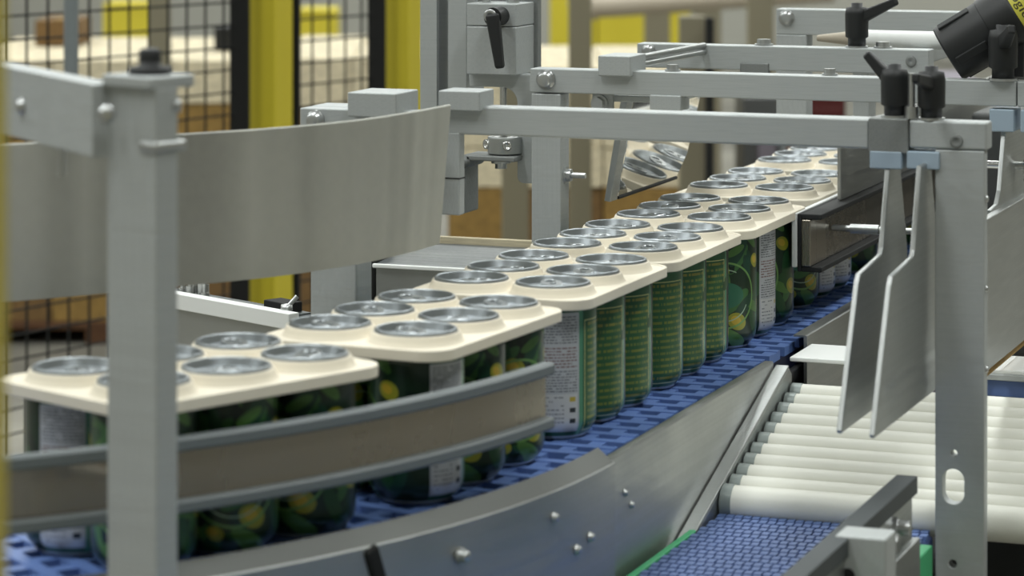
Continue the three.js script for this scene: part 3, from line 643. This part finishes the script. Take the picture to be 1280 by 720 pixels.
{
  const t = thing('guide_rail', 'blurred dark flat bar over the lower belt at the bottom right', 'guide rail', [0.3, -0.09, 0.15]);
  part(t, 'bar', bx(0.2845, 0.3005, -0.034, -0.021, -0.045, 0.7), M.darkBar);
  part(t, 'backing', bx(0.2885, 0.2975, -0.07, -0.034, -0.04, 0.7), M.steel);
  part(t, 'clamp_block', bx(0.291, 0.326, -0.07, -0.0195, 0.135, 0.165, 0.002), M.alu, 'square clamp block with a screw hole');
  part(t, 'screw', turned([0.3, -0.046, 0.165], [0.3, -0.046, 1], [[0, 0], [0.005, 0], [0.005, 0.0006], [0.0035, 0.0006], [0, 0.0002]]), M.blackMatte);
  part(t, 'bolt', [...bolt([0.2975, -0.045, 0.02], [1, 0, 0], 0.006, 0.012), ...bolt([0.2975, -0.048, 0.055], [1, 0, 0], 0.007, 0.012)], M.bolt);
  part(t, 'foot', bx(0.302, 0.308, -0.1, -0.06, -0.02, 0.1), M.steel);
}
{
  const t = thing('transfer_plate', 'flat pale transfer plate with a blue belt edge behind the roller ramp', 'plate', [0.25, FLOOR, -0.45]);
  part(t, 'top_plate', bx(0.111, 0.5, -0.004, 0.0, -0.462, -0.388), M.white);
  part(t, 'front_edge', bx(0.262, 0.5, -0.009, -0.0035, -0.3895, -0.386), M.alu);
  part(t, 'blue_belt', bx(0.262, 0.5, -0.024, -0.0085, -0.47, -0.39, 0.002), M.lowBelt, 'blue belt edge');
  part(t, 'frame', bx(0.25, 0.5, -0.1, -0.026, -0.47, -0.395), M.blackMatte);
  part(t, 'leg', bx(0.4, 0.44, FLOOR, -0.1, -0.46, -0.42), M.aluDark);
}

// ------------------------------------------------------------------ inner side of the bend: guard bar and tray
{
  const t = thing('guard_bar', 'white guard bar on a grey skirt behind the nearest packs', 'guard', [-0.4, FLOOR, -0.31]);
  const a = [-0.54, 0.0255, -0.383], b = [-0.305, 0.0255, -0.268];
  part(t, 'white_bar', bar(a, b, 0.012, 0.0145), M.white, 'white top bar');
  part(t, 'skirt', bar([-0.54, -0.035, -0.387], [-0.312, -0.035, -0.275], 0.01, 0.108), M.sheet);
  part(t, 'ledge', bar([-0.54, 0.0215, -0.41], [-0.325, 0.0215, -0.305], 0.048, 0.006), M.tray);
  part(t, 'leg', bx(-0.45, -0.42, FLOOR, 0.015, -0.42, -0.39), M.aluDark);
  part(t, 'black_cap', bar([-0.357, 0.029, -0.334], [-0.329, 0.029, -0.319], 0.02, 0.009), M.blackMatte);
  part(t, 'knob', [turned([-0.32, 0.02, -0.285], [-0.32, 1, -0.285], [[0, 0], [0.006, 0], [0.0055, 0.005], [0.003, 0.006], [0.0035, 0.011], [0.0055, 0.012], [0.005, 0.017], [0, 0.018]]), rod([-0.32, 0.034, -0.285], [-0.312, 0.044, -0.29], 0.002)], M.bolt, 'small white latch knob');
}
{
  const t = thing('chain_tensioner', 'chromed bolts on a small dark plate behind the white guard bar', 'fitting', [-0.44, 0.02, -0.38]);
  part(t, 'base_plate', bar([-0.483, 0.021, -0.392], [-0.426, 0.021, -0.365], 0.03, 0.005), M.tray);
  [[-0.475, -0.42], [-0.462, -0.41], [-0.45, -0.41], [-0.442, -0.4], [-0.455, -0.425], [-0.468, -0.43]].forEach(([x, z], i) => part(t, 'bolt', [rod([x, 0.0235, z + 0.032], [x, 0.0295 + (i % 3) * 0.004, z + 0.032], 0.0048, 6), rod([x, 0.0235, z + 0.032], [x, 0.0375 + (i % 2) * 0.005, z + 0.032], 0.0022, 10)], M.chrome));
}
{
  const t = thing('chute_tray', 'grey sheet steel tray with a bright front edge left of the pack row', 'tray', [-0.22, FLOOR, -0.54]);
  part(t, 'top_sheet', plate([[-0.31, 0.458], [-0.13, 0.458], [-0.13, 0.62], [-0.333, 0.62]], 0.003, 'z', 0).rotateX(-Math.PI / 2).translate(0, 0.0475, 0), M.tray);
  part(t, 'front_edge', bx(-0.311, -0.13, 0.0475, 0.0515, -0.459, -0.455), M.white);
  part(t, 'front_skirt', bx(-0.309, -0.13, -0.05, 0.0475, -0.465, -0.46), M.sheet);
  part(t, 'back_edge', bar([-0.345, 0.053, -0.625], [-0.13, 0.053, -0.625], 0.004, 0.008), M.cream);
  part(t, 'leg', bx(-0.25, -0.22, FLOOR, 0.0475, -0.56, -0.53), M.aluDark);
}
solo('control_box', bx(-0.365, -0.335, -0.1, 0.085, -0.57, -0.52, 0.004), M.blackMatte, 'small black box between the square upright and the steel tray', 'box');

// ------------------------------------------------------------------ safety fence
const FD = [0.251, -0.968], F0 = [-1.574, -2.075], fp = (s, o = 0) => [F0[0] + FD[0] * s - FD[1] * o, F0[1] + FD[1] * s + FD[0] * o];
function meshFence(s0, s1, label, phase) {
  const c = fp((s0 + s1) / 2), t = thing('safety_fence', label, 'fence', [c[0], FLOOR, c[1]]);
  const wires = [], y0 = -0.8, y1 = 0.75;
  for (let s = s0 + phase; s < s1; s += 0.048) { const p = fp(s); wires.push(rod([p[0], y0, p[1]], [p[0], y1, p[1]], 0.0021, 6)); }
  for (let y = -0.793; y < y1; y += 0.039) { const a = fp(s0, 0.002), b = fp(s1, 0.002); wires.push(rod([a[0], y, a[1]], [b[0], y, b[1]], 0.0019, 6)); }
  const m = part(t, 'wire_mesh', wires, M.blackMatte); m.userData.kind = 'stuff';
  for (const s of [s0, s1]) { const p = fp(s); part(t, 'frame_post', bx(-0.0165, 0.0165, -0.83, 0.78, -0.0165, 0.0165, 0.002).rotateY(YAW).translate(p[0], 0, p[1]), M.blackMatte); }
  for (const y of [-0.815, 0.765]) { const a = fp(s0), b = fp(s1); part(t, 'frame_rail', bar([a[0], y, a[1]], [b[0], y, b[1]], 0.03, 0.03), M.blackMatte); }
  for (const s of [s0, s1]) { const p = fp(s); part(t, 'foot', bx(p[0] - 0.03, p[0] + 0.03, FLOOR, -0.83, p[1] - 0.03, p[1] + 0.03), M.blackMatte); }
}
meshFence(-0.5, 0.475, 'black wire mesh fence panel left of the wide yellow posts', 0.02);
meshFence(0.615, 0.865, 'narrow black wire mesh fence panel between the two yellow posts', 0.012);
for (const [s, w, label] of [[0.552, 0.064, 'yellow square fence post between the two mesh panels'], [0.943, 0.056, 'yellow square fence post left of the aluminium profile']]) {
  const p = fp(s), t = thing('fence_post', label, 'post', [p[0], FLOOR, p[1]]);
  part(t, 'post', bx(-w / 2, w / 2, FLOOR, 0.9, -w / 2, w / 2, 0.003).rotateY(-0.42 + YAW - 0.02).translate(p[0], 0, p[1]), M.yellow);
  part(t, 'base_plate', bx(p[0] - 0.07, p[0] + 0.07, FLOOR, FLOOR + 0.01, p[1] - 0.07, p[1] + 0.07), M.yellow);
}
{
  const t = thing('grey_pole', 'slim grey pole clipped upright to the fence behind the left arm', 'pole', [-1.48, -0.2, -1.982]);
  part(t, 'pole', rod([-1.48, -0.2, -1.982], [-1.48, 0.8, -1.982], 0.0115, 24), M.pole);
  for (const y of [-0.15, 0.5]) part(t, 'clip', bar([-1.48, y, -1.982], [-1.6, y, -1.99], 0.02, 0.012), M.pole);
}

// ------------------------------------------------------------------ background, turned to face along the hall
const facing = (x, y0, z, w, h, d, r = 0.004, dx = 0, dz = 0) => bx(-w / 2, w / 2, 0, h, -d / 2, d / 2, r).translate(dx, y0, dz).rotateY(YAW).translate(x, 0, z);
function palletLoad(x, z, w, d, hBase, hTop, n, label, baseMat, topMat) {
  const t = thing('pallet_load', label, 'pallet load', [x, FLOOR, z]);
  part(t, 'pallet', [facing(x, FLOOR + 0.04, z, w, 0.02, d), ...[-0.45, 0, 0.45].map((k) => facing(x, FLOOR, z, 0.08, 0.04, d, 0.004, k * w))], M.brownDark);
  const cw = w / n, rowsB = Math.max(1, Math.round((hBase - 0.06) / 0.24)), ch = (hBase - 0.06) / rowsB, rowsT = Math.max(1, Math.round(hTop / 0.13)), th = hTop / rowsT;
  for (let i = 0; i < n; i++) {
    for (let k = 0; k < rowsB; k++) part(t, 'carton', facing(x, FLOOR + 0.06 + k * ch, z, cw - 0.004, ch - 0.003, d - 0.01 - rnd() * 0.02, 0.004, (i - (n - 1) / 2) * cw), (i + k) % 2 ? baseMat : M.brown);
    for (let k = 0; k < rowsT; k++) part(t, 'cream_carton', facing(x, FLOOR + hBase + k * th, z, cw - 0.003, th - 0.002, d - 0.004 - rnd() * 0.02, 0.004, (i - (n - 1) / 2) * cw), topMat);
  }
}
palletLoad(-3.272, -5.524, 0.811, 1.05, 0.659, 0.121, 3, 'pallet of brown cartons topped by cream boxes behind the left fence panel', M.gold, M.cream);
palletLoad(-2.625, -5.766, 0.42, 1.05, 0.648, 0.138, 2, 'pallet of brown cartons topped by cream boxes seen between the yellow posts', M.gold, M.cream);
palletLoad(-2.072, -5.946, 0.64, 1.0, 0.429, 0.329, 3, 'tall stack of cream boxes over golden cartons behind the slide block', M.gold, M.cream);
[[-4.97, -8.759, 0.194, 0.724, 'yellow machine panel far behind the left fence panel'], [-4.236, -9.034, 0.158, 0.697, 'yellow machine panel far behind the narrow fence panel'], [-3.249, -9.403, 0.187, 0.849, 'tall yellow machine panel directly right of the slide block'], [-3.062, -9.473, 0.2, 0.724, 'wide yellow machine panel under the beige duct'], [-2.838, -9.557, 0.085, 0.71, 'narrow yellow machine panel right of the wide yellow one']].forEach(([x, z, w, h, label]) => {
  const t = thing('machine_guard', label, 'panel', [x, FLOOR, z]);
  part(t, 'panel', facing(x, FLOOR, z, w, h, 0.28), M.yellow);
  part(t, 'top_cap', facing(x, FLOOR + h, z, w, 0.012, 0.3), M.yellow);
});
[[-2.484, -4.223, 0.048, 1.28, 'slim olive-grey column in front of the left cream boxes', M.olive], [-1.406, -4.199, 0.052, 1.283, 'olive-grey column right of the slide block', M.olive], [-2.585, -8.477, 0.096, 1.25, 'far olive-grey column between two yellow panels', M.olive], [-2.407, -8.543, 0.1, 1.25, 'far olive-grey column right of the narrow yellow panel', M.olive], [-1.624, -6.488, 0.077, 1.267, 'brownish-grey column left of the farthest crossbar', M.olive], [-1.139, -4.192, 0.057, 0.98, 'olive column behind the polished tilted plate', M.olive], [-1.474, -3.96, 0.06, 0.9, 'olive column behind the hanging spindle', M.olive], [-1.083, -4.143, 0.019, 0.98, 'thin black column beside the olive one behind the polished plate', M.blackMatte]].forEach(([x, z, w, h, label, m]) => {
  const t = thing('support_post', label, 'post', [x, FLOOR, z]);
  part(t, 'shaft', facing(x, FLOOR, z, w, h, Math.max(w, 0.03)), m);
  part(t, 'base', facing(x, FLOOR, z, w * (w < 0.03 ? 1.1 : 1.5), 0.012, Math.max(w, 0.03) * 1.5), m);
});
{
  const t = thing('duct', 'wide beige duct running across the top behind the crossbars', 'duct', [-2.2, 0.3, -7.5]);
  part(t, 'tube', rod([-2.55, -0.085, -7.37], [-1.7, -0.025, -7.69], 0.036, 28), M.duct);
  part(t, 'flange', rod([-2.49, -0.081, -7.392], [-2.46, -0.079, -7.404], 0.042, 28), M.duct);
}
{
  const x = -1.52, z = -6.25, t = thing('far_machine', 'dark grey machine glimpsed between the front crossbars', 'machine', [x, FLOOR, z]);
  part(t, 'cabinet', facing(x, FLOOR, z, 0.198, 0.64, 0.3), M.machine);
  part(t, 'yellow_strip', facing(x, FLOOR, z, 0.03, 0.62, 0.02, 0.002, 0.072, 0.157), M.yellowOld, 'dull yellow strip');
  part(t, 'window', facing(x, FLOOR + 0.36, z, 0.05, 0.2, 0.02, 0.002, -0.03, 0.152), M.lilac);
  part(t, 'window', facing(x, FLOOR + 0.4, z, 0.04, 0.16, 0.02, 0.002, 0.03, 0.152), M.pole);
}
{
  const x = -1.227, z = -5.622, t = thing('red_cabinet', 'dark red cabinet behind the upright of the farthest crossbar', 'cabinet', [x, FLOOR, z]);
  part(t, 'body', facing(x, FLOOR, z, 0.13, 0.70, 0.3), M.red);
  part(t, 'door', facing(x, FLOOR + 0.05, z, 0.11, 0.62, 0.012, 0.003, 0, 0.153), M.red);
}
{
  const x = -0.545, z = -4.115, t = thing('switch_cabinet', 'lilac-grey cabinet behind the right clamp lever', 'cabinet', [x, FLOOR, z]);
  part(t, 'body', facing(x, FLOOR, z, 0.13, 0.86, 0.5), M.lilac);
  part(t, 'door', facing(x, FLOOR + 0.05, z, 0.11, 0.78, 0.012, 0.003, 0, 0.253), M.lilac);
}
{
  const t = thing('carton', 'single brown carton on top of the left cream boxes', 'carton', [-3.6, -0.12, -5.6]);
  part(t, 'box', facing(-3.53, -0.1185, -5.62, 0.13, 0.075, 0.25), M.brown);
  part(t, 'tape', facing(-3.53, -0.044, -5.62, 0.02, 0.002, 0.25), M.gold);
}
{
  const t = thing('black_box', 'small black box on the right end of the left cream boxes', 'box', [-2.96, -0.12, -5.55]);
  part(t, 'body', facing(-2.952, -0.1185, -5.56, 0.075, 0.06, 0.15), M.blackMatte);
  part(t, 'lid', facing(-2.952, -0.0585, -5.56, 0.079, 0.006, 0.154), M.black);
}

for (const o of scene.children) if (o.isGroup) o.traverse((c) => { if (c.isMesh) c.castShadow = c.receiveShadow = true; });
renderer.render(scene, camera);
